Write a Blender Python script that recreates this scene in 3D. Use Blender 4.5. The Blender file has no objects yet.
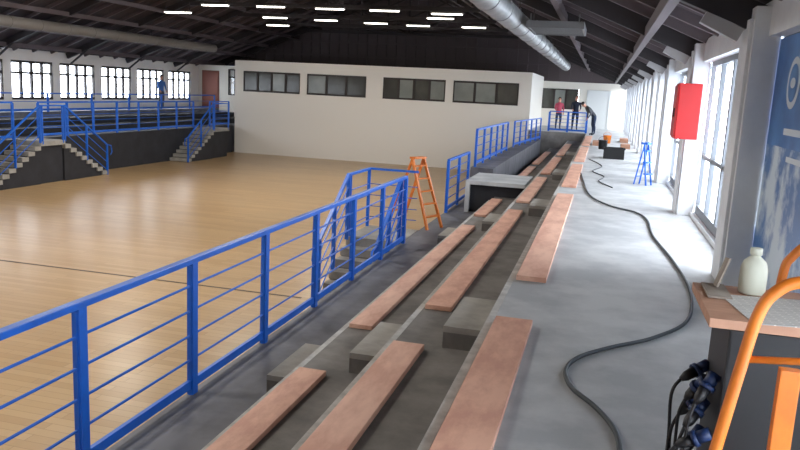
import bpy, bmesh, math, random
from mathutils import Vector, Matrix
random.seed(4)
S=bpy.context.scene
COL=S.collection
# ------------------------------------------------------------ materials
def mat(name,c,rough=.6,metal=0,noise=0,nscale=8,c2=None,bump=0,emit=None,es=0,spec=.5,stretch=(1,1,1),lo=.35,hi=.65):
    m=bpy.data.materials.new(name);m.use_nodes=True
    nt=m.node_tree;b=nt.nodes['Principled BSDF']
    b.inputs['Base Color'].default_value=(*c,1);b.inputs['Roughness'].default_value=rough
    b.inputs['Metallic'].default_value=metal;b.inputs['Specular IOR Level'].default_value=spec
    if c2 is not None or bump:
        tc=nt.nodes.new('ShaderNodeTexCoord');mp=nt.nodes.new('ShaderNodeMapping')
        mp.inputs['Scale'].default_value=stretch
        nt.links.new(tc.outputs['Object'],mp.inputs['Vector'])
        n=nt.nodes.new('ShaderNodeTexNoise');n.inputs['Scale'].default_value=nscale;n.inputs['Detail'].default_value=6
        n.inputs['Roughness'].default_value=.62
        nt.links.new(mp.outputs['Vector'],n.inputs['Vector'])
        if c2 is not None:
            r=nt.nodes.new('ShaderNodeValToRGB')
            r.color_ramp.elements[0].position=lo;r.color_ramp.elements[1].position=hi
            r.color_ramp.elements[0].color=(*c2,1);r.color_ramp.elements[1].color=(*c,1)
            nt.links.new(n.outputs['Fac'],r.inputs['Fac']);nt.links.new(r.outputs['Color'],b.inputs['Base Color'])
        if bump:
            bp=nt.nodes.new('ShaderNodeBump');bp.inputs['Strength'].default_value=bump;bp.inputs['Distance'].default_value=.02
            nt.links.new(n.outputs['Fac'],bp.inputs['Height']);nt.links.new(bp.outputs['Normal'],b.inputs['Normal'])
    if emit:
        b.inputs['Emission Color'].default_value=(*emit,1);b.inputs['Emission Strength'].default_value=es
    return m
def srgb(r,g,b):
    f=lambda v:(v/255/12.92) if v/255<=.04045 else ((v/255+.055)/1.055)**2.4
    return (f(r),f(g),f(b))
M={}
M['walk']=mat('walkway_concrete',srgb(198,199,199),.6,c2=srgb(168,170,172),nscale=1.7,bump=.1,lo=.36,hi=.62)
M['tier']=mat('tier_concrete',srgb(142,137,132),.75,c2=srgb(110,106,103),nscale=2.0,bump=.12,lo=.36,hi=.64)
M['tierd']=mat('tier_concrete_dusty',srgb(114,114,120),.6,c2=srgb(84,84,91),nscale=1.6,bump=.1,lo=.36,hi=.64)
M['block']=mat('step_block_concrete',srgb(182,178,170),.8,c2=srgb(154,150,143),nscale=3,bump=.08)
M['stairc']=mat('stair_concrete',srgb(164,160,153),.8,c2=srgb(140,136,129),nscale=3)
M['nose']=mat('nosing_concrete',srgb(208,206,202),.8,c2=srgb(172,170,166),nscale=6)
M['plank']=mat('seat_board_wood',srgb(230,180,154),.6,c2=srgb(208,154,132),nscale=2.6,stretch=(2.2,1,2),bump=.03,lo=.4,hi=.6)
M['plank2']=mat('seat_board_wood_pale',srgb(236,190,166),.6,c2=srgb(214,162,140),nscale=2.2,stretch=(2.2,.8,2),bump=.03,lo=.4,hi=.6)
M['blue']=mat('blue_paint',srgb(20,102,208),.4,c2=srgb(16,90,190),nscale=5)
M['blued']=mat('blue_plastic',srgb(20,42,84),.5)
M['white']=mat('white_plaster',srgb(238,232,222),.9)
M['colm']=mat('white_column_paint',srgb(222,224,226),.7,c2=srgb(208,210,214),nscale=2)
M['frame']=mat('grey_window_frame',srgb(112,116,122),.5)
M['offw']=mat('offwhite_door',srgb(210,212,212),.5)
M['bframe']=mat('brown_window_frame',srgb(46,38,34),.6)
M['roof']=mat('roof_deck_dark',srgb(66,55,58),.85,c2=srgb(52,44,47),nscale=2,stretch=(1,6,1))
M['steel']=mat('dark_steel',srgb(42,37,40),.6)
M['purl']=mat('purlin_steel',srgb(88,77,80),.6)
M['duct']=mat('galvanised_duct',srgb(176,176,174),.4,metal=.5,c2=srgb(142,143,144),nscale=3)
M['ductp']=mat('painted_duct',srgb(128,122,116),.6)
M['unit']=mat('grey_unit',srgb(110,110,110),.6)
M['dark']=mat('black_fascia_and_shade',srgb(42,42,48),.7,c2=srgb(32,32,36),nscale=2)  # fascia colour, also painted as shade under the slab and landings
M['black']=mat('black_plastic',srgb(20,20,23),.5)
M['rubber']=mat('black_rubber_hose',srgb(44,52,58),.5)
M['orange']=mat('orange_paint',srgb(216,120,34),.4,c2=srgb(200,106,28),nscale=9)
M['red']=mat('red_paint',srgb(184,20,24),.4)
M['ply']=mat('plywood_top',srgb(186,142,116),.6,c2=srgb(160,118,94),nscale=3,stretch=(1,5,1))
M['bottle']=mat('white_plastic_jug',srgb(212,214,198),.45)
M['skin']=mat('skin',srgb(205,150,125),.6)
M['hair']=mat('dark_hair',srgb(40,30,25),.7)
M['reddoor']=mat('reddish_door',srgb(130,72,56),.6)
M['card']=mat('grey_cardboard',srgb(160,150,138),.8,c2=srgb(138,126,116),nscale=6)
M['ground']=mat('outside_paving',srgb(214,218,222),.9,c2=srgb(200,205,210),nscale=.6)
M['lampw']=mat('lamp_diffuser',(1,1,1),.5,emit=(1,.95,.84),es=8)
M['lampb']=mat('lamp_housing',srgb(120,120,118),.5)
M['line']=mat('court_line_black',srgb(52,42,34),.5)
M['brack']=mat('grey_bracket',srgb(170,168,168),.6)
g=bpy.data.materials.new('window_glass');g.use_nodes=True;nt=g.node_tree;nt.nodes.clear()
o=nt.nodes.new('ShaderNodeOutputMaterial');mx=nt.nodes.new('ShaderNodeMixShader');t=nt.nodes.new('ShaderNodeBsdfTransparent');gl=nt.nodes.new('ShaderNodeBsdfGlossy')
gl.inputs['Roughness'].default_value=.05;mx.inputs[0].default_value=.05;t.inputs[0].default_value=(.97,.98,1,1)
nt.links.new(t.outputs[0],mx.inputs[1]);nt.links.new(gl.outputs[0],mx.inputs[2]);nt.links.new(mx.outputs[0],o.inputs[0]);M['glass']=g
M['dglass']=mat('dark_interior_glass',srgb(78,78,72),.12,spec=.6,c2=srgb(62,62,58),nscale=.7)
M['dglass2']=mat('glass_painted_reflection',srgb(140,144,138),.15,spec=.6,c2=srgb(118,122,118),nscale=.7)  # pale reflections on some panes, put into the base colour
m=bpy.data.materials.new('sports_parquet');m.use_nodes=True;nt=m.node_tree;b=nt.nodes['Principled BSDF']
tc=nt.nodes.new('ShaderNodeTexCoord')
br=nt.nodes.new('ShaderNodeTexBrick');br.inputs['Scale'].default_value=1
br.inputs['Brick Width'].default_value=2.0;br.inputs['Row Height'].default_value=.14;br.inputs['Mortar Size'].default_value=.003
br.inputs['Color1'].default_value=(*srgb(203,170,126),1);br.inputs['Color2'].default_value=(*srgb(189,154,110),1);br.inputs['Mortar'].default_value=(*srgb(160,125,84),1)
nz=nt.nodes.new('ShaderNodeTexNoise');nz.inputs['Scale'].default_value=.4;nz.inputs['Detail'].default_value=4
mxc=nt.nodes.new('ShaderNodeMixRGB');mxc.blend_type='MULTIPLY';mxc.inputs[0].default_value=.28
nt.links.new(tc.outputs['Object'],br.inputs[0]);nt.links.new(tc.outputs['Object'],nz.inputs[0])
nt.links.new(br.outputs['Color'],mxc.inputs[1]);nt.links.new(nz.outputs['Fac'],mxc.inputs[2]);nt.links.new(mxc.outputs[0],b.inputs['Base Color'])
b.inputs['Roughness'].default_value=.29;b.inputs['Specular IOR Level'].default_value=.42
M['gym']=m
m=bpy.data.materials.new('newspaper_print');m.use_nodes=True;nt=m.node_tree;b=nt.nodes['Principled BSDF']
tc=nt.nodes.new('ShaderNodeTexCoord')
br=nt.nodes.new('ShaderNodeTexBrick');br.inputs['Scale'].default_value=1;br.inputs['Brick Width'].default_value=.07;br.inputs['Row Height'].default_value=.012;br.inputs['Mortar Size'].default_value=.004
br.inputs['Color1'].default_value=(*srgb(130,128,126),1);br.inputs['Color2'].default_value=(*srgb(170,168,165),1);br.inputs['Mortar'].default_value=(*srgb(205,201,194),1)
nt.links.new(tc.outputs['Object'],br.inputs[0]);nt.links.new(br.outputs['Color'],b.inputs['Base Color']);b.inputs['Roughness'].default_value=.8
M['news']=m
# ------------------------------------------------------------ mesh helpers
def bx(bm,x0,x1,y0,y1,z0,z1,mi=0,mt=None):
    vs=[bm.verts.new((x,y,z)) for z in (z0,z1) for y in (y0,y1) for x in (x0,x1)]
    if mt is not None:
        for v in vs: v.co=mt@v.co
    for q in ((0,2,3,1),(4,5,7,6),(0,1,5,4),(2,6,7,3),(0,4,6,2),(1,3,7,5)):
        f=bm.faces.new([vs[i] for i in q]);f.material_index=mi
def beam(bm,p,q,w,h,up=(0,0,1),mi=0):
    p=Vector(p);q=Vector(q);d=(q-p);L=d.length;d.normalize();u=Vector(up)
    s=d.cross(u)
    if s.length<1e-4: s=d.cross(Vector((1,0,0)))
    s.normalize();u=s.cross(d)
    mt=Matrix((( s.x,d.x,u.x,p.x),(s.y,d.y,u.y,p.y),(s.z,d.z,u.z,p.z),(0,0,0,1)))
    bx(bm,-w/2,w/2,0,L,-h/2,h/2,mi,mt)
def tube(bm,pts,r,n=8,mi=0,closed=False,smooth=True,cap=True):
    pts=[Vector(p) for p in pts];rings=[];N=len(pts)
    prev=None
    for i,p in enumerate(pts):
        if closed: d=(pts[(i+1)%N]-pts[i-1])
        else: d=(pts[min(i+1,N-1)]-pts[max(i-1,0)])
        d.normalize()
        if prev is None:
            u=Vector((0,0,1)) if abs(d.z)<.9 else Vector((1,0,0))
        else: u=prev
        s=d.cross(u)
        if s.length<1e-5: s=d.cross(Vector((0,1,0)))
        s.normalize();u=s.cross(d);u.normalize();prev=u
        rr=r[i] if isinstance(r,(list,tuple)) else r
        rings.append([bm.verts.new(p+(s*math.cos(a)+u*math.sin(a))*rr) for a in [2*math.pi*k/n for k in range(n)]])
    rng=range(N if closed else N-1)
    for i in rng:
        A=rings[i];B=rings[(i+1)%N]
        for k in range(n):
            f=bm.faces.new((A[k],A[(k+1)%n],B[(k+1)%n],B[k]));f.material_index=mi;f.smooth=smooth
    if cap and not closed:
        f=bm.faces.new(rings[0][::-1]);f.material_index=mi;f=bm.faces.new(rings[-1]);f.material_index=mi
def cr(pts,k=8):
    P=[Vector(p) for p in pts];P=[P[0]]+P+[P[-1]];o=[]
    for i in range(1,len(P)-2):
        a,b,c,d=P[i-1:i+3]
        for j in range(k):
            t=j/k;o.append(.5*((2*b)+(c-a)*t+(2*a-5*b+4*c-d)*t*t+(3*b-a-3*c+d)*t**3))
    o.append(P[-2]);return o
def lathe(bm,prof,c,n=20,mi=0,sx=1,sy=1):
    rings=[[bm.verts.new((c[0]+r*sx*math.cos(2*math.pi*k/n),c[1]+r*sy*math.sin(2*math.pi*k/n),c[2]+z)) for k in range(n)] for r,z in prof]
    for A,B in zip(rings,rings[1:]):
        for k in range(n):
            f=bm.faces.new((A[k],A[(k+1)%n],B[(k+1)%n],B[k]));f.smooth=True;f.material_index=mi
    bm.faces.new(rings[0][::-1]).material_index=mi;bm.faces.new(rings[-1]).material_index=mi
def mk(name,mats,fn,parent=None,bevel=0,loc=None,rot=0,recenter=True):
    bm=bmesh.new();fn(bm)
    if bevel:
        bmesh.ops.bevel(bm,geom=bm.edges[:],offset=bevel,segments=2,affect='EDGES',profile=.7)
    bmesh.ops.recalc_face_normals(bm,faces=bm.faces[:])
    me=bpy.data.meshes.new(name);
    off=Vector((0,0,0))
    if recenter and loc is None and parent is None and len(bm.verts):
        xs=[v.co for v in bm.verts];off=Vector(((min(c.x for c in xs)+max(c.x for c in xs))/2,(min(c.y for c in xs)+max(c.y for c in xs))/2,min(c.z for c in xs)))
        for v in bm.verts: v.co-=off
    bm.to_mesh(me);bm.free()
    for mm in (mats if isinstance(mats,(list,tuple)) else [mats]): me.materials.append(M[mm] if isinstance(mm,str) else mm)
    ob=bpy.data.objects.new(name,me);COL.objects.link(ob)
    ob.location=off if loc is None else loc
    ob.rotation_euler[2]=rot
    if parent: ob.parent=parent
    return ob
def empty(name,loc,label,cat,group=None,rot=0):
    e=bpy.data.objects.new(name,None);COL.objects.link(e);e.location=loc;e.rotation_euler[2]=rot;e.empty_display_size=.2
    e['label']=label;e['category']=cat
    if group:e['group']=group
    return e
def tag(o,label,cat,group=None):
    o['label']=label;o['category']=cat
    if group:o['group']=group
    return o
def struct(o,label=None,cat=None):
    o['kind']='structure'
    o['label']=label or 'part of the sports hall shell';o['category']=cat or o.name.split('_')[0].split('.')[0]
    return o
def clone(top,loc,rot=None,label=None):
    n=top.copy();COL.objects.link(n);n.location=loc
    if rot is not None:n.rotation_euler[2]=rot
    if label:n['label']=label
    def rec(src,dst):
        for c in src.children:
            d=c.copy();COL.objects.link(d);d.parent=dst;d.matrix_parent_inverse=c.matrix_parent_inverse.copy();rec(c,d)
    rec(top,n);return n
GZ=-2.15
YE=44.0
# ------------------------------------------------------------ shell
struct(mk('floor','gym',lambda bm:bx(bm,-23.6,-3.3,-2,YE,GZ-.1,GZ)),'honey-coloured wooden sports parquet floor','floor')
struct(mk('floor','walk',lambda bm:(bx(bm,-.62,1.5,-2,YE,-.25,0),bx(bm,-3.4,-.62,37.0,YE,-.25,0))),'grey dusty concrete upper walkway slab','floor')
struct(mk('trim_1','line',lambda bm:bx(bm,-18.2,-4.9,12.1,12.15,GZ,GZ+.004)),'thin black court marking line on the parquet','court line')
struct(mk('floor','ground',lambda bm:bx(bm,-60,60,-30,90,GZ-.4,GZ-.3)),'pale paved ground outside the hall','ground')
RX=-11.07;RZ=7.6
def roofz(x): return RZ-abs(x-RX)*.411
def deck(bm):
    for sx,x0 in ((1,1.9),(-1,-24.04)):
        z=roofz(x0)
        v=[bm.verts.new(c) for c in ((RX,-2.1,RZ),(RX,YE+.2,RZ),(x0,YE+.2,z),(x0,-2.1,z))]
        w=[bm.verts.new(c.co+Vector((0,0,.15))) for c in v]
        bm.faces.new(v);bm.faces.new(w[::-1])
        for i in range(4): bm.faces.new((v[i],v[(i+1)%4],w[(i+1)%4],w[i]))
struct(mk('ceiling','roof',deck),'dark pitched metal roof deck over the hall','ceiling')
def wfront(bm):
    v=[(-23.7,GZ),(1.6,GZ),(1.6,2.4),(RX,RZ),(-23.7,2.4)]
    A=[bm.verts.new((x,-2.0,z)) for x,z in v];B=[bm.verts.new((x,-2.15,z)) for x,z in v]
    bm.faces.new(A);bm.faces.new(B[::-1])
    for i in range(5): bm.faces.new((A[i],A[(i+1)%5],B[(i+1)%5],B[i]))
struct(mk('wall_front','white',wfront),'unseen gable wall added behind the viewpoint to cut fill light','wall')  # unseen wall, added to block sky fill from behind
cols=[3.0,7.4,11.8,16.2,20.6,25.0,29.4,33.8,38.2,42.6]
def wr(bm):
    bx(bm,1.3,1.6,-2,YE,2.2,2.5)
    bx(bm,1.36,1.56,-2,YE,-.25,.06)
struct(mk('wall_right','colm',wr),'white header beam and sill of the glazed side wall','wall')
def column():
    def fn(bm):
        bx(bm,-.14,.08,-.26,.26,0,2.45)
        bx(bm,-.17,-.14,-.2,.2,0,2.35)
    e=mk('column','colm',fn,loc=(0,0,0),bevel=.008)
    tag(e,'white painted square column between glazed doors','column','side wall columns')
    return e
c0=column();c0.location=(1.32,cols[0],0)
for y in cols[1:]: clone(c0,(1.32,y,0))
for y in cols[3:-1]:
    n_=clone(c0,(1.32,y+2.2,0));n_.scale=(1,.6,1)
def glazing(bm,L,x=0,z0=.06,z1=2.2,leafs=4,mid=.85):
    bx(bm,-.03,.03,0,L,z1-.07,z1);bx(bm,-.03,.03,0,L,z0,z0+.12)
    for i in range(leafs+1):
        y=L*i/leafs
        ww=.035 if i%2 else .05
        bx(bm,-.03,.03,max(0,y-ww),min(L,y+ww),z0+.12,z1-.07)
    bx(bm,-.02,.02,.05,L-.05,mid,mid+.05)
    bx(bm,-.004,.004,.03,L-.03,z0+.1,z1-.05,1)
n=1
for i in range(-1,len(cols)-1):
    ya=cols[i] if i>=0 else -2.2
    y0=ya+.26;L=cols[i+1]-ya-.52
    d=mk('door_%d'%n,['frame','glass'],lambda bm:glazing(bm,L),loc=(1.45,y0,0))
    struct(d,'grey-framed tall glazed double doors with bright daylight behind','glazed door');n+=1
wy=[(26.1,28.55),(29.0,31.4),(31.9,34.3),(34.8,37.3),(37.75,40.1)]
wy=[(26.1-2.87*k,28.55-2.87*k) for k in range(8,0,-1)]+wy
def wl(bm):
    bx(bm,-23.7,-23.5,-2,YE,-2.2,.42);bx(bm,-23.7,-23.5,-2,YE,2.03,2.5)
    prev=-2
    for a,b in wy:
        bx(bm,-23.7,-23.5,prev,a,.42,2.03);prev=b
    bx(bm,-23.7,-23.5,prev,YE,.42,2.03)
struct(mk('wall_left','white',wl),'white side wall pierced by a row of windows','wall')
def winf(bm,L,H,panes=3,trans=True,w=.06,alt=None):
    bx(bm,-.05,.05,0,L,0,w);bx(bm,-.05,.05,0,L,H-w,H);
    for i in range(panes+1):
        y=L*i/panes;bx(bm,-.05,.05,max(0,y-.055),min(L,y+.055),w,H-w)
        if i<panes: bx(bm,-.004,.004,y+.03,y+L/panes-.03,.03,H-.03,1 if alt is None else alt[i%len(alt)])
    if trans:bx(bm,-.04,.04,.05,L-.05,H*.66,H*.66+.09)
for k,(a,b) in enumerate(wy):
    struct(mk('window_%d'%(k+1),['bframe','glass'],lambda bm:winf(bm,b-a,1.61,4,w=.1),loc=(-23.58,a,.42)),'dark-framed four-pane window glowing with daylight','window')
def gable(bm):
    v=[bm.verts.new(c) for c in ((-23.7,YE+.02,2.4),(1.6,YE+.02,2.4),(RX,YE+.02,RZ))];bm.faces.new(v)
    v=[bm.verts.new(c) for c in ((-23.7,YE+.2,2.4),(1.6,YE+.2,2.4),(RX,YE+.2,RZ))];bm.faces.new(v)
    x=-23
    while x<1.3:
        zt=roofz(x)-.1
        if zt>2.7: bx(bm,x-.04,x+.04,YE-.06,YE+.02,2.6,zt)
        x+=.6
    for z in (3.4,4.2,5.0,5.8):
        hw=(RZ-z)/.411-.4
        bx(bm,RX-hw,RX+hw,YE-.12,YE-.02,z,z+.1)
struct(mk('wall_gable','purl',gable),'dark ribbed gable end above the white rooms','wall')
def wend(bm):
    bx(bm,-3.45,1.5,YE-.02,YE+.14,-.3,.98);bx(bm,-3.45,1.5,YE-.02,YE+.14,2.1,2.5)
    bx(bm,-1.4,1.5,YE-.02,YE+.14,.98,2.1)
    bx(bm,-23.5,-3.4,YE,YE+.14,-2.2,2.5)
struct(mk('wall_end','white',wend),'white end wall of the walkway','wall')
struct(mk('window_20',['bframe','dglass','dglass2'],lambda bm:winf(bm,2.0,1.12,3,False,alt=(1,2,1)),loc=(-1.42,YE,.98),rot=math.pi/2),'interior window with dark glazing','window')
def edoor(bm):
    bx(bm,-.95,-.85,YE-.08,YE-.02,0,2.1);bx(bm,.25,.35,YE-.08,YE-.02,0,2.1);bx(bm,-.85,.25,YE-.08,YE-.02,2,2.1)
    bx(bm,-.85,.25,YE-.05,YE-.021,0,2,1)
struct(mk('door_20',['offw','offw'],edoor),'pale door in the end wall','door')
BY=36.9
bw=[(-18.5,-15.3),(-14.9,-11.7),(-10.8,-7.6),(-7.2,-4.0)]
def block(bm):
    X0,X1=-19.0,-3.4;z0,z1,zt=1.12,2.18,2.66
    bx(bm,X0,X1,BY,BY+.2,GZ,z0);bx(bm,X0,X1,BY,BY+.2,z1,zt)
    p=X0
    for a,b in bw: bx(bm,p,a,BY,BY+.2,z0,z1);p=b
    bx(bm,p,X1,BY,BY+.2,z0,z1)
    bx(bm,X1-.2,X1,BY+.2,YE,GZ,zt);bx(bm,X0,X0+.2,BY+.2,YE,GZ,zt);bx(bm,X0,X1,BY,YE,zt,zt+.06)
struct(mk('wall_block','white',block),'large plain white partition block facing the court','wall')
alts=[(1,2,1,1),(1,1,2),(2,1,2,1),(1,2,2)]
for k,(a,b) in enumerate(bw):
    struct(mk('window_%d'%(21+k),['bframe','dglass','dglass2'],lambda bm:winf(bm,3.2,1.06,4 if k%2==0 else 3,False,w=.09,alt=alts[k]),loc=(b,BY+.03,1.12),rot=math.pi/2),'wide brown-framed interior window band with sliding panes','window')
struct(mk('wall_back','white',lambda bm:bx(bm,-23.5,-19.0,41,41.15,-2.2,2.5)),'white cross wall closing the gallery','wall')
struct(mk('door_21','reddoor',lambda bm:(bx(bm,-23.2,-22.2,40.93,41,0,2.1),bx(bm,-23.25,-22.15,40.96,41.0,0,2.18))),'reddish-brown wooden door','door')
struct(mk('window_30',['bframe','glass'],lambda bm:winf(bm,.9,1.5,2),loc=(-20.6,40.94,.8),rot=math.pi/2),'small window','window')
def truss(bm):
    for s in (1,-1):
        xe=RX+s*12.35;ze=roofz(xe)
        beam(bm,(RX,0,RZ-.2),(xe,0,ze-.17),.12,.24)
    xk=RX-12.2;beam(bm,(xk,0,2.0),(RX-11.2,0,roofz(RX-11.2)-.25),.05,.07)
    xa=6.2
    beam(bm,(RX-xa,0,roofz(RX+xa)-.3),(RX+xa,0,roofz(RX+xa)-.3),.1,.16)
    beam(bm,(RX,0,RZ-.3),(RX,0,roofz(RX+xa)-.3),.08,.08,up=(0,1,0))
    for s in (1,-1):
        beam(bm,(RX,0,roofz(RX+xa)-.3),(RX+s*3.1,0,roofz(RX+3.1)-.3),.07,.07)
r0=mk('roof_truss','steel',truss,loc=(0,cols[0],0));tag(r0,'dark steel roof truss with collar tie and knee braces','roof truss','roof trusses')
for y in cols[1:]: clone(r0,(0,y,0))
def rafter2(bm):
    for s in (1,-1):
        xe=RX+s*12.3
        beam(bm,(RX,0,RZ-.1),(xe,0,roofz(xe)-.1),.07,.12)
yy=[cols[0]+1.1*k for k in range(37) if k%4]
r1=mk('rafter','purl',rafter2,loc=(0,yy[0],0));tag(r1,'slim dark rafter pair under the roof deck','rafter','slim rafters')
for y in yy[1:]:
    if y<YE-.2: clone(r1,(0,y,0))
p0=mk('purlin','purl',lambda bm:bx(bm,-.05,.05,0,YE+1,-.1,.06),loc=(0,-1.2,0));tag(p0,'long dark steel purlin running along the hall','purlin','roof purlins')
first=True
for s in (1,-1):
    for k in range(1,9):
        x=RX+s*k*1.45;z=roofz(x)-.22
        if first:p0.location=(x,-1.2,z);first=False
        else: clone(p0,(x,-1.2,z))
def brk(bm):
    beam(bm,(-.02,0,2.22),(-.34,0,2.38),.11,.12)
b0=mk('bracket','brack',brk,loc=(1.13,cols[0],0));tag(b0,'pale grey steel bracket joining column and rafter','bracket','column brackets')
for y in cols[1:]: clone(b0,(1.13,y,0))
# ------------------------------------------------------------ grandstand near side
GS=empty('grandstand',(-2,10,GZ),'stepped concrete grandstand running along the court','grandstand')
def tierobj(x0,x1,z,y0=-1.95,y1=36.85,m='tier'):
    return mk('tier',m,lambda bm:bx(bm,x0+2,x1+2,y0-10,y1-10,0,z-GZ),parent=GS,loc=(0,0,0))
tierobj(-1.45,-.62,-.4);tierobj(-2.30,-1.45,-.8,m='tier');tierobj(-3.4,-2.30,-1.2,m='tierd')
mk('riser','tier',lambda bm:(bx(bm,-.62+2,1.5+2,-11.9,33.9,0,-.25-GZ),bx(bm,-3.38+2,-.62+2,26.855,26.89,0,-.02-GZ)),parent=GS,loc=(0,0,0))
for x,z in ((-.62,0),(-1.45,-.4),(-2.30,-.8)):
    ye=37 if x>-1.5 else 17.3
    mk('nosing','nose',lambda bm:bx(bm,x+2-.05,x+2,-11.9,ye-10.2,z-.06-GZ,z-GZ+.002),parent=GS,loc=(0,0,0))
segs={'C':[(1.6,5.18),(6.48,12.6),(13.9,18.6),(19.8,25.6),(26.8,33.5)],
'B':[(1.6,5.5),(6.6,13.0),(14.2,18.8),(19.9,25.6),(26.8,33.5)],
'A':[(1.6,5.65),(6.95,13.3),(14.6,17.1),(21.0,26.0),(27.2,33.5)]}
off={'C':(-.60,-.34,0),'B':(-1.43,-1.18,-.4),'A':(-2.28,-2.04,-.8)}
k=0
for row,(x0,x1,z) in off.items():
    for (a,b) in segs[row]:
        k+=1
        o=mk('seat_board','plank' if k%2 else 'plank2',lambda bm:bx(bm,x0,x1,a,b,z+.004,z+.05),bevel=.006)
        tag(o,'long pinkish-brown wooden seat board lying on a concrete tier','seat board','wooden seat boards')
def sblock(bm): bx(bm,-.38,0,0,.93,0,.13,1);bx(bm,-.38,0,0,.93,.13,.18)  # overhead light painted in: paler top, darker body
s0=mk('step_block',['block','tier'],sblock,loc=(-.68,5.62,-.4));tag(s0,'grey concrete half-step block in the aisle','step block','aisle step blocks')
for (x,y,z) in ((-1.51,5.8,-.8),(-2.36,6.0,-1.2),(-.68,12.75,-.4),(-1.51,13.1,-.8),(-2.36,13.4,-1.2),(-.68,18.8,-.4),(-.68,25.75,-.4)): clone(s0,(x,y,z))
def plat(bm):
    bx(bm,-3.0,-1.6,17.6,19.6,-.53,-.44)
    bx(bm,-3.0,-2.9,17.6,19.6,-1.2,-.53);bx(bm,-2.9,-2.31,17.75,17.85,-1.2,-.53,1);bx(bm,-2.31,-1.6,17.75,17.85,-.8,-.53,1)  # black panels stand in for the shade of the hollow below
tag(mk('platform',['walk','dark'],plat),'low grey concrete platform slab with black panel painted as shade below its edge','platform')
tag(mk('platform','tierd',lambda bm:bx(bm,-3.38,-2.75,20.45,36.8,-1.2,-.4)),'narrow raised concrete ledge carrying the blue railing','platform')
# ------------------------------------------------------------ railings
def railing(pts,h,n_bars=4,step=1.51,label='blue painted steel guard railing',foot=.22,drop=.1,off0=0):
    p=Vector(pts[0]);q=Vector(pts[1]);L=(q-p).length;ax=(q-p).normalized()
    e=empty('railing',p,label,'railing')
    P=Vector((0,0,0));Q=q-p;U=Vector((0,0,1))
    mk('handrail','blue',lambda bm:(beam(bm,P+U*h,Q+U*h,.07,.05)),parent=e,loc=(0,0,0),bevel=.008)
    mk('bottom_rail','blue',lambda bm:beam(bm,P+U*drop,Q+U*drop,.035,.08),parent=e,loc=(0,0,0))
    for i in range(n_bars):
        z=drop+(h-drop)*(i+1)/(n_bars+1)
        mk('rail_bar','blue',lambda bm:tube(bm,[P+U*z,Q+U*z],.011,6),parent=e,loc=(0,0,0))
    n=max(1,round(L/step));base=None
    hor=Vector((ax.x,ax.y,0)).normalized()
    for i in range(n+1):
        pos=P.lerp(Q,i/n)
        if base is None:
            base=mk('post','blue',lambda bm:(beam(bm,U*-foot,U*(h-.02),.06,.085,up=hor),beam(bm,U*-foot,U*(h-.05),.03,.1,up=hor)),parent=e,loc=pos)
        else:
            c=base.copy();COL.objects.link(c);c.parent=e;c.location=pos
    return e
railing([(-3.36,1.27,-1.2),(-3.36,13.25,-1.2)],1.24,label='long blue steel guard railing along the grandstand edge',step=1.498)
railing([(-3.36,17.2,-1.2),(-3.36,20.0,-1.2)],1.24,label='short blue guard railing past the stair opening')
railing([(-3.28,20.6,-.4),(-3.28,27.6,-.4)],1.03,n_bars=3,label='blue guard railing on the raised ledge',foot=.0,drop=.12)
railing([(-3.28,29.8,-.4),(-2.8,36.6,-.4)],1.0,n_bars=3,label='blue guard railing near the white partition',foot=.0,drop=.12)
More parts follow.
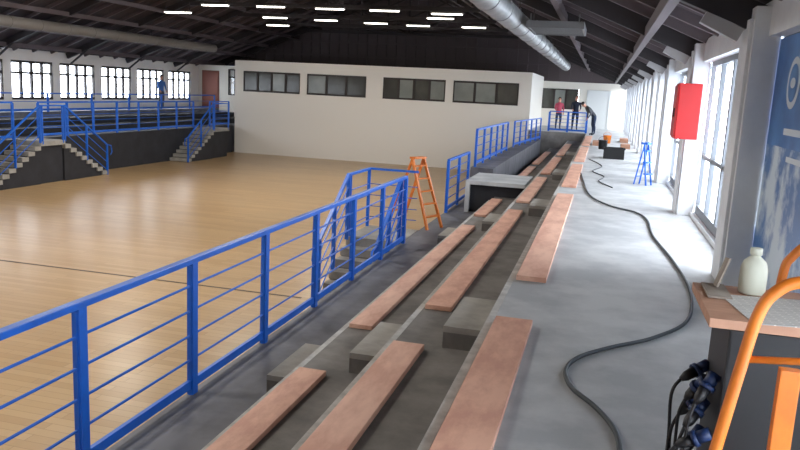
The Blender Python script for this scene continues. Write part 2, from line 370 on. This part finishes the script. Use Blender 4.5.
def staircase(name,label,x0,x1,ytop,ylen,ztop,dirs,bars=(.3,.6,.88),m='stairc',inner=True,solid=False):
    e=empty(name,((x0+x1)/2,ytop,GZ),label,'staircase')
    H=ztop-GZ;n=max(4,round(H/.17));run=.29
    ox=(x0+x1)/2;a=min(x0,x1)-ox;b=max(x0,x1)-ox
    def ld(bm):
        bx(bm,a,b,0,ylen,H-.16,H)
        if solid: bx(bm,a,b-.12,.02,ylen-.02,0,H-.16,1)  # black fill painted in place of the shaded void under the landing
        else:
            for xx in (a+.08,b-.08):
                for y in (.08,ylen-.08): bx(bm,xx-.05,xx+.05,y-.05,y+.05,0,H-.16,1)
    mk('landing',[m,'dark'],ld,parent=e,loc=(0,0,0))
    xo=x1-ox
    xi=x0-ox+(.04 if x1>x0 else -.04)
    for d in dirs:
        def fl(bm):
            for i in range(n-1):
                z=H*(1-(i+1)/n)
                ya=(0 if d<0 else ylen)+d*run*i;yb=ya+d*run*1.0
                bx(bm,a,b,min(ya,yb),max(ya,yb),max(0,z-.14),z)
                if z>.2: bx(bm,a+.02,b-.06,min(ya,yb),max(ya,yb),0,z-.14,1)
        mk('flight',[m,'dark' if solid else 'tier'],fl,parent=e,loc=(0,0,0))
        ys=0 if d<0 else ylen;ye=ys+d*run*(n-1)
        for xx in ((xo*.97,xi) if inner else (xo*.97,)):
            def hr(bm):
                top=Vector((xx,ys,H+1.2));bot=Vector((xx,ye,1.15))
                beam(bm,top,bot,.06,.045)
                for f in bars:
                    beam(bm,top-Vector((0,0,f*1.1)),bot-Vector((0,0,f*1.1)),.02,.02)
                tube(bm,[bot,bot+Vector((0,d*.25,-.05)),bot+Vector((0,d*.3,-.3)),bot+Vector((0,d*.2,-.4))],.022,6)
                for t in (0,.5,1):
                    P=top.lerp(bot,t);zz=max(0,P.z-1.25)
                    beam(bm,(P.x,P.y,zz),(P.x,P.y,P.z),.04,.07)
            mk('handrail','blue',hr,parent=e,loc=(0,0,0))
    def lr(bm):
        ya=.0;yb=ylen
        for z in (1.19,)+tuple(1.1-f*1.0 for f in bars):
            w=.06 if z>1.1 else .02
            beam(bm,(xo*.97,ya+.04,H+z),(xo*.97,yb-.04,H+z),w,w*.75)
            if len(dirs)==1: beam(bm,(xo*.97,yb-.06,H+z),(xi,yb-.06,H+z),w*.9,w*.7)
        for y in (ya+.1,yb-.1): beam(bm,(xo*.97,y,H-.1),(xo*.97,y,H+1.18),.04,.06)
    mk('landing_rail','blue',lr,parent=e,loc=(0,0,0))
    return e
staircase('staircase','concrete stair with blue handrails going down to the court',-3.42,-4.5,13.3,1.4,-1.2,[-1],bars=(.22,.45,.68,.9))
# ------------------------------------------------------------ far gallery
G2=empty('grandstand',(-21.3,20,GZ),'opposite low stepped gallery with dark front wall','grandstand')
def g2(x0,x1,z,m,y0=-1.9,y1=40.9): mk('tier',m,lambda bm:bx(bm,x0+21.3,x1+21.3,y0-20,y1-20,0,z-GZ),parent=G2,loc=(0,0,0))
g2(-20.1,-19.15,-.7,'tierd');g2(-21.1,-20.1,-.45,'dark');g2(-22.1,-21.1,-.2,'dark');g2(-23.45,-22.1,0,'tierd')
mk('fascia','dark',lambda bm:bx(bm,-19.15+21.3,-19.1+21.3,-21,16.9,0,1.45),parent=G2,loc=(0,0,0))
GL='blue guard railing along the opposite gallery'
for a,b in ((6,21.3),(22.5,33.0),(34.6,36.6)):
    railing([(-19.2,a,-.7),(-19.2,b,-.7)],1.24,n_bars=4,label=GL,foot=.0,step=1.5)
railing([(-21.9,18,0),(-21.9,40,0)],.75,n_bars=1,step=2.8,label='blue railing in front of the gallery windows',foot=0)
staircase('staircase','double-flight concrete stair with blue railings and shade painted black below',-19.08,-18.1,21.3,1.2,-.7,[-1,1],inner=False,bars=(.3,.6,.88),solid=True)
staircase('staircase','concrete stair with blue railings beside the white partition',-19.08,-18.1,33.0,1.6,-.7,[-1],inner=False,bars=(.3,.6,.88),solid=True)
# ------------------------------------------------------------ ducts
def duct(x,z,y0,y1,r,m,label):
    def fn(bm):
        tube(bm,[(0,0,0),(0,y1-y0,0)],r,24,cap=False);tube(bm,[(0,0,0),(0,y1-y0,0)],r-.02,24,cap=False)
        for i in range(1,int((y1-y0)/1.5)+1): tube(bm,[(0,i*1.5,0),(0,i*1.5+.04,0)],r+.012,24)
    e=mk('air_duct',m,fn,loc=(x,y0,z));tag(e,label,'duct')
    def hg(bm):
        yy=1.2
        while yy<y1-y0:
            tube(bm,[(0,yy,r),(0,yy,roofz(x)-z-.02)],.012,6);yy+=3
    mk('hanger','steel',hg,parent=e,loc=(0,0,0))
duct(-1.75,2.98,2,34.5,.2,'duct','long round galvanised air duct with open end under the roof')
duct(-20.3,3.28,6,37,.2,'ductp','long grey round duct along the opposite side')
def unit(bm):
    for s in (-.5,.46): bx(bm,s,s+.04,-.8,.8,-.06,.06)
    for s in (-.8,.76): bx(bm,-.46,.46,s,s+.04,-.06,.06)
    for i in range(13): bx(bm,-.46,.46,-.72+i*.115,-.68+i*.115,-.04,.03,1)
    for s in (-.45,.4):
        for t in (-.6,.6): bx(bm,s-.012,s+.012,t-.012,t+.012,.06,.2)
u=mk('ceiling_grille',['unit','unit'],unit,loc=(-.95,14.6,2.86));tag(u,'flat grey slatted grille panel hung under the roof slope','ceiling grille')
# ------------------------------------------------------------ lamps
def lamp(loc,first=[None]):
    if first[0] is None:
        e=empty('ceiling_lamp',loc,'long lit fluorescent fixture hung on rods','lamp','ceiling lamps')
        mk('housing','lampb',lambda bm:(bx(bm,-.62,.62,-.1,.1,.0,.05)),parent=e,loc=(0,0,0))
        mk('diffuser','lampw',lambda bm:(bx(bm,-.58,.58,-.07,.07,-.04,0)),parent=e,loc=(0,0,0))
        mk('rod','steel',lambda bm:[tube(bm,[(s*.55,0,.05),(s*.55,0,.4)],.012,6) for s in (-1,1)],parent=e,loc=(0,0,0))
        first[0]=e
    else: e=clone(first[0],loc)
LP=[(-15.6,28.5,4.62),(-13.2,28.6,4.62),(-10.8,28.9,4.62),(-8.6,29.1,4.62),(-6.0,28.6,4.5),(-13.6,35.9,4.8),(-11.3,36.8,4.8),(-9.3,37.5,4.8),(-6.5,37.6,4.8),(-16.2,36,4.5),(-17.3,28.5,4.3),
(-7.2,33,4.75),(-15,33,4.6)]
LP+=[(x,y,4.8) for y in (22,13,5) for x in (-15.5,-11,-6.5)]  # unseen nearer rows, added to light the hall
for p in LP:
    lamp(p)
    if p[1] in (22,13,5,28.9) :
        l=bpy.data.lights.new('lamp_light','AREA');l.shape='RECTANGLE';l.size=1.3;l.size_y=.2;l.energy=190;l.color=(1,.95,.87)
        lo=bpy.data.objects.new('lamp_light',l);lo.location=(p[0],p[1],p[2]-.08);COL.objects.link(lo)
# ------------------------------------------------------------ walkway items
hose=[(-.35,17,.02),(-.25,15.2,.02),(-.08,12.9,.02),(.24,11.8,.02),(.6,11.3,.02),(.72,10.6,.02),(.72,9.4,.02),(.83,8.0,.02),(.87,6.8,.02),(.76,5.8,.02),(.49,5.24,.02),(.19,4.89,.02),(0,4.62,.02),(-.07,4.36,.02),(-.03,4.1,.02),(.11,3.85,.02),(.2,3.6,.02),(.22,3.3,.02),(.2,2.8,.02),(.1,2.2,.02)]
tag(mk('hose','rubber',lambda bm:tube(bm,cr(hose,8),.0135,8),loc=(0,0,-.004)),'long dark rubber hose snaking over the walkway','hose')
cab=[(-.25,21,.01),(.1,19,.01),(-.1,17.5,.01),(.15,16.4,.01),(.05,15.4,.01),(.3,14.4,.01)]
tag(mk('cable','rubber',lambda bm:tube(bm,cr(cab,8),.01,6),loc=(0,0,0)),'thin dark power cable on the walkway','cable')
fb=empty('fire_hose_cabinet',(1.12,11.24,1.12),'bright red wall-mounted fire hose cabinet on a white column','fire cabinet')
mk('cabinet_body','red',lambda bm:bx(bm,-.14,.16,-.2,.29,0,.76),parent=fb,loc=(0,0,0),bevel=.012)
mk('cabinet_door','red',lambda bm:bx(bm,-.16,-.141,-.18,.27,.03,.73),parent=fb,loc=(0,0,0),bevel=.004)
mk('handle','steel',lambda bm:bx(bm,-.18,-.16,-.12,-.09,.3,.42),parent=fb,loc=(0,0,0))
def ladder(name,loc,h,w,spread,mt,label,rot=0,steps=4,cat='stepladder',t=.035):
    e=empty(name,loc,label,cat,rot=rot)
    def fr(bm):
        for s in (-1,1): beam(bm,(s*w/2,-spread/2,0),(s*w/2*.75,0,h),t,t*1.2)
    def bk(bm):
        for s in (-1,1): beam(bm,(s*w/2,spread/2,0),(s*w/2*.75,0,h-.02),t,t)
        beam(bm,(-w/2*.95,spread*.4,h*.2),(w/2*.95,spread*.4,h*.2),t*.7,t*.7)
    mk('front_frame',mt,fr,parent=e,loc=(0,0,0));mk('rear_frame',mt,bk,parent=e,loc=(0,0,0))
    for i in range(steps):
        f=(i+1)/(steps+.6);y=-spread/2*(1-f);ww=w/2*(1-.25*f)
        mk('tread',mt,lambda bm:bx(bm,-ww,ww,y-.05,y+.05,h*f-.012,h*f+.012),parent=e,loc=(0,0,0))
    mk('top_cap',mt,lambda bm:bx(bm,-w*.4,w*.4,-.07,.07,h-.01,h+.03),parent=e,loc=(0,0,0))
    return e
ladder('stepladder',(.88,15.4,0),.8,.2,.26,'blue','small blue folding stepladder standing on the walkway',rot=1.0,steps=3,t=.022)
ladder('stepladder',(-3.62,15.2,-1.2),1.42,.5,1.05,'orange','orange folding stepladder at the stair opening',rot=1.15,steps=5,t=.045)
def crate(bm):
    bx(bm,-.28,.28,-.2,.2,0,.03);bx(bm,-.28,-.25,-.2,.2,.03,.3);bx(bm,.25,.28,-.2,.2,.03,.3);bx(bm,-.25,.25,-.2,-.17,.03,.3);bx(bm,-.25,.25,.17,.2,.03,.3)
    bx(bm,-.3,.3,-.22,-.2,.27,.31);bx(bm,-.3,.3,.2,.22,.27,.31)
tag(mk('crate','black',crate,loc=(.4,21.8,0)),'black plastic tool crate on the walkway','crate')
def bucket(bm):
    lathe(bm,[(.13,0),(.15,.28),(.16,.3)],(0,0,0),16);tube(bm,[(.15*math.cos(a),0,.29+.13*math.sin(a)) for a in [math.pi*i/8 for i in range(9)]],.006,6)
tag(mk('bucket','black',bucket,loc=(.1,25.8,0)),'black builder\'s bucket with wire handle','bucket')
tag(mk('bucket','orange',bucket,loc=(.25,29.5,0)),'orange builder\'s bucket with wire handle','bucket')
railing([(-2.45,37.05,0),(-.7,37.05,0)],.95,n_bars=4,step=.85,label='blue railing across the end platform',foot=0,drop=.1)
for i,(x,y,l,w) in enumerate([(-.1,28,1.2,.3),(.85,27,.9,.3),(.9,31,1.2,.3)]):
    tag(mk('timber_stack','ply',lambda bm:[bx(bm,x-w/2,x+w/2,y-l/2+.03*k,y+l/2-.02*k,.05*k,.05*k+.045) for k in range(3)]),'small stack of boards on the walkway','timber stack','board stacks')
# ------------------------------------------------------------ posters
pst=mat('poster_blue',srgb(84,142,204),.3,c2=srgb(48,100,170),nscale=1.6)
skyb=mat('poster_picture',srgb(208,220,230),.3,c2=srgb(78,122,180),nscale=1.8,lo=.44,hi=.56)
ptx=mat('poster_white_ink',srgb(214,222,230),.4)
def disc(bm,y,z,r,x,mi,n=28,ry=1):
    bm.faces.new([bm.verts.new((x,y+r*math.cos(a),z+r*ry*math.sin(a))) for a in [2*math.pi*i/n for i in range(n)]]).material_index=mi
def poster(bm):
    bx(bm,0,.01,0,1.68,1.3,2.18)
    bx(bm,0,.01,0,1.68,.1,1.3,1)
    for (y,z,r) in ((.4,1.82,.2),(1.0,1.8,.2)):
        disc(bm,y,z,r,-.002,2);disc(bm,y,z,r*.74,-.004,0);disc(bm,y,z,r*.4,-.006,2,ry=.5)
    bx(bm,-.004,0,.15,1.1,1.4,1.45,2)
    bx(bm,-.004,0,.1,.9,1.2,1.24,2)
for y in (5.45,3.5):
    o=mk('poster',[pst,skyb,ptx],poster,loc=(1.395,y,0));tag(o,'tall light blue advertising poster with pale round emblem and picture','poster')
# ------------------------------------------------------------ work table & trolley
tb=empty('work_board',(0,0,0),'plywood board covered in newspaper used as worktop','work board')
mk('board','ply',lambda bm:bx(bm,.44,1.12,2.8,3.36,.815,.85),parent=tb,loc=(0,0,0),bevel=.003)
nw=mk('newspaper','news',lambda bm:(bx(bm,-.28,.26,-.2,.2,0,.003)),loc=(.83,3.02,.8505),rot=.15)
tag(nw,'open printed newspaper sheet lying on the board','newspaper')
jug=empty('plastic_bottle',(.655,3.26,.8505),'off-white plastic bottle standing on the board','bottle')
mk('bottle_body','bottle',lambda bm:lathe(bm,[(.046,0),(.052,.008),(.053,.06),(.052,.105),(.044,.132),(.026,.15),(.019,.156),(.019,.165)],(0,0,0),24),parent=jug,loc=(0,0,0))
mk('cap','bottle',lambda bm:lathe(bm,[(.024,.162),(.024,.186),(.021,.19)],(0,0,0),16),parent=jug,loc=(0,0,0))
def cardf(bm):
    beam(bm,(.52,3.28,.86),(.56,3.3,.98),.1,.008,up=(1,0,0));bx(bm,.47,.56,3.1,3.33,.852,.86)
tag(mk('cardboard_piece','card',cardf),'folded grey cardboard offcut on the board','cardboard')
pb=empty('power_distribution_box',(.52,2.85,0),'black site power box with blue sockets and trailing cables','power box')
mk('box_body','black',lambda bm:(bx(bm,0,.34,0,.4,.12,.8),bx(bm,.02,.06,.02,.38,0,.12),bx(bm,.28,.32,.02,.38,0,.12)),parent=pb,loc=(0,0,0),bevel=.01)
rnd=random.Random(9)
for (x,y,z) in ((-.04,.06,.56),(-.05,.2,.5),(-.04,.34,.52),(-.06,.1,.44),(-.05,.28,.4),(-.06,.02,.36),(-.05,.16,.3)):
    d=Vector((-.5+rnd.uniform(-.2,.2),rnd.uniform(-.9,.5),-.45+rnd.uniform(-.5,.3))).normalized()
    c=Vector((x,y,z))
    mk('plug',['blued','black'],lambda bm:(tube(bm,[c-d*.05,c],.024,12),tube(bm,[c,c+d*.018],.032,14),tube(bm,[c+d*.018,c+d*.06,c+d*.085],[.023,.02,.01],12,1)),parent=pb,loc=(0,0,0))
    e2=c+d*.085
    ex=rnd.uniform(-.24,-.1);ey=y-rnd.uniform(.1,.5)
    mk('cable','black',lambda bm:tube(bm,cr([e2,e2+d*.04+Vector((0,0,-.05)),(e2.x-.02,e2.y,e2.z*.4),(ex,ey,.015),(ex-.06,ey-.7,.015)],7),.007,6),parent=pb,loc=(0,0,0))
tr=empty('trolley',(.45,2.4,0),'orange tubular steel trolley frame with hoop handles','trolley')
def hoop(bm,pts,r=.019): tube(bm,cr(pts,6),r,12)
mk('hoop_handle','orange',lambda bm:hoop(bm,[(-.1,0,.06),(-.03,0,.4),(.03,0,.8),(.06,0,.98),(.1,0,1.06),(.18,0,1.1),(.4,0,1.11),(.6,0,1.1),(.68,0,1.03),(.7,0,.8),(.7,0,.06)]),parent=tr,loc=(0,0,0))
mk('hoop_handle','orange',lambda bm:hoop(bm,[(.33,.98,.06),(.33,.98,.5),(.34,.98,.9),(.37,.98,1.0),(.45,.98,1.07),(.6,.98,1.09),(.72,.98,1.05),(.74,.98,.9),(.74,.98,.06)]),parent=tr,loc=(0,0,0))
for A,B,r in (((.7,0,.2),(.74,.98,.2),.018),((.7,0,.78),(.74,.98,.78),.018),((.04,0,.84),(.7,0,.9),.011)):
    mk('side_rail','orange',lambda bm:tube(bm,[A,B],r,10),parent=tr,loc=(0,0,0))
mk('leg_plate','orange',lambda bm:(bx(bm,.16,.22,.06,.1,.0,.8),bx(bm,.16,.6,.06,.09,.02,.12)),parent=tr,loc=(0,0,0),bevel=.004)
for y in (0,.98):
    mk('wheel','rubber',lambda bm:tube(bm,[(.72,y-.02,.07),(.72,y+.02,.07)],.07,16),parent=tr,loc=(0,0,0))
# ------------------------------------------------------------ people
def person(loc,rot,shirt,trou,label,bend=0,arm=(.0,.0),h=1.0):
    V=[];E=[];R=[]
    def add(p,r,par=None):
        V.append(Vector(p));R.append(r);i=len(V)-1
        if par is not None:E.append((par,i))
        return i
    pel=add((0,0,.93),(.145,.1));sp=add((0,0,1.12),(.135,.095),pel);ch=add((0,0,1.33),(.165,.105),sp);nb=add((0,.01,1.44),(.07,.065),ch)
    nk=add((0,0,1.5),(.052,.052),nb);h1=add((0,-.015,1.57),(.075,.085),nk);h2=add((0,-.015,1.65),(.082,.098),h1);h3=add((0,0,1.715),(.055,.065),h2)
    for s in (-1,1):
        hp=add((s*.095,0,.86),(.095,.095),pel);kn=add((s*.11,-.02,.48),(.062,.065),hp);cf=add((s*.112,.02,.34),(.055,.058),kn);an=add((s*.115,.02,.09),(.037,.041),cf);add((s*.13,-.13,.035),(.038,.03),an)
        sh=add((s*.185,0,1.39),(.06,.06),ch);a=arm[0 if s<0 else 1]
        el=add((s*.235,.02-.18*a,1.12+.03*a),(.042,.042),sh);wr=add((s*.22-s*.06*a,-.03-.4*a,.88+.28*a),(.027,.024),el)
        d=(V[wr]-V[el]).normalized();hd=add(V[wr]+d*.05,(.036,.018),wr)
        for k in range(4):
            sd=Vector((0,1,0)).cross(d).normalized() if abs(d.y)<.9 else Vector((1,0,0))
            f1=add(V[hd]+d*.045+sd*(k-1.5)*.02,(.01,.01),hd);add(V[f1]+d*(.035+.01*(k in(1,2)))+Vector((0,-.012,0)),(.008,.008),f1)
        t1=add(V[hd]-sd*.035*s,(.011,.011),hd);add(V[t1]+d*.035-sd*.01*s,(.009,.009),t1)
    if bend:
        ml=Matrix.Rotation(bend,3,'X')
        for i,v in enumerate(V):
            low=(v.z<.9 and abs(v.x)<.16) or i==0
            if not low: V[i]=ml@(v-Vector((0,0,.93)))+Vector((0,0,.93))
    me=bpy.data.meshes.new('person');me.from_pydata(V,E,[]);ob=bpy.data.objects.new('person',me);COL.objects.link(ob)
    ob.modifiers.new('s','SKIN');sl=me.skin_vertices[0].data
    for i,r in enumerate(R): sl[i].radius=r
    sl[0].use_root=True
    ss=ob.modifiers.new('u','SUBSURF');ss.levels=1
    dg=bpy.context.evaluated_depsgraph_get();nm=bpy.data.meshes.new_from_object(ob.evaluated_get(dg))
    ob.modifiers.clear();ob.data=nm
    nm.materials.clear()
    for mm in (M['skin'],shirt,trou,M['black']): nm.materials.append(mm)
    inv=Matrix.Rotation(-bend,3,'X') if bend else Matrix.Identity(3)
    hv=[j for j in range(len(V)) if V[j].z>.2 and (R[j][1]==.018 or R[j][0]<.02)]
    for p in nm.polygons:
        c=p.center.copy()
        if c.z>.9 or abs(c.x)>.17 or (bend and c.y<-.15 and c.z>.3): c=inv@(c-Vector((0,0,.93)))+Vector((0,0,.93))
        z=c.z
        hand=min((p.center-V[j]).length for j in hv)<.05
        if z>1.49 or hand: p.material_index=0
        elif z>.92 or abs(c.x)>.19: p.material_index=1
        elif z>.09: p.material_index=2
        else: p.material_index=3
        p.use_smooth=True
    ob.location=loc;ob.rotation_euler[2]=rot;ob.scale=(h,h,h)
    tag(ob,label,'person')
    hc=V[6]
    up=Matrix.Rotation(bend,3,'X')@Vector((0,0,1));fw=Matrix.Rotation(bend,3,'X')@Vector((0,-1,0))
    def hair(bm):
        bmesh.ops.create_icosphere(bm,subdivisions=3,radius=1)
        for v in bm.verts:
            c=v.co.copy();v.co=hc+Vector((1,0,0))*c.x*.088+fw*(-c.y*.1-.012)+up*(c.z*.085+.03)
        for v in [v for v in bm.verts if (v.co-hc).dot(up)<-.03 or ((v.co-hc).dot(fw)>.06 and (v.co-hc).dot(up)<.05)]: bm.verts.remove(v)
    mk('hair','hair',hair,parent=ob,loc=(0,0,0))
    for s in (-1,1):
        mk('eye','black',lambda bm:bmesh.ops.create_uvsphere(bm,u_segments=8,v_segments=6,radius=.012,matrix=Matrix.Translation(hc+fw*.094+Vector((s*.032,0,0))+up*-.005)),parent=ob,loc=(0,0,0))
    mk('nose','skin',lambda bm:bmesh.ops.create_cone(bm,segments=6,radius1=.014,radius2=.004,depth=.03,cap_ends=True,matrix=Matrix.Translation(hc+fw*.1-up*.035)),parent=ob,loc=(0,0,0))
    return ob
navy=mat('navy_cloth',srgb(24,30,48),.9);pink=mat('pink_cloth',srgb(190,80,100),.9);grey=mat('grey_cloth',srgb(80,80,85),.9);lb=mat('light_blue_cloth',srgb(70,110,170),.9);jean=mat('denim',srgb(44,56,80),.9)
person((-1.35,40,0),.1,navy,navy,'standing person in dark jacket and trousers behind the railing',arm=(.6,.6))
person((-2.15,39.3,0),.3,pink,jean,'person in a pink top standing by the white partition',arm=(.5,.2),h=.93)
person((-.35,35.2,0),-1.2,grey,jean,'person bending forward over the work on the walkway',bend=.9,arm=(.6,.8))
person((-22.6,35.6,0),1.2,lb,grey,'person in a light blue shirt standing on the gallery',arm=(.3,.3))
# ------------------------------------------------------------ world and light
w=bpy.data.worlds.new('World');S.world=w;w.use_nodes=True
bg=w.node_tree.nodes['Background'];bg.inputs[0].default_value=(.88,.94,1,1);bg.inputs[1].default_value=11.5
def portal(loc,rot,sx,sy):
    l=bpy.data.lights.new('daylight_portal','AREA');l.shape='RECTANGLE';l.size=sx;l.size_y=sy;l.cycles.is_portal=True
    o=bpy.data.objects.new('daylight_portal',l);o.location=loc;o.rotation_euler=rot;COL.objects.link(o)
portal((1.75,21,1.1),(0,math.pi/2,0),2.3,46)
portal((-23.8,21,1.2),(0,-math.pi/2,0),1.8,46)
# ------------------------------------------------------------ camera
th=.05;f=750.
p0=(204*math.cos(th)-125*math.sin(th),204*math.sin(th)+125*math.cos(th))
phi=math.atan(p0[1]/f);psi=math.atan(p0[0]*math.cos(phi)/f)
F=Vector((-math.sin(psi)*math.cos(phi),math.cos(psi)*math.cos(phi),-math.sin(phi)))
R0=Vector((math.cos(psi),math.sin(psi),0));U0=R0.cross(F)
R=R0*math.cos(th)+U0*math.sin(th);U=U0*math.cos(th)-R0*math.sin(th)
cam=bpy.data.cameras.new('camera');co=bpy.data.objects.new('camera',cam);COL.objects.link(co)
co.matrix_world=Matrix(((R.x,U.x,-F.x,0),(R.y,U.y,-F.y,0),(R.z,U.z,-F.z,1.6),(0,0,0,1)))
cam.sensor_width=36;cam.lens=36*f/800;cam.clip_end=300;cam.clip_start=.05
S.camera=co
S.view_settings.view_transform='Standard'
S.view_settings.exposure=0
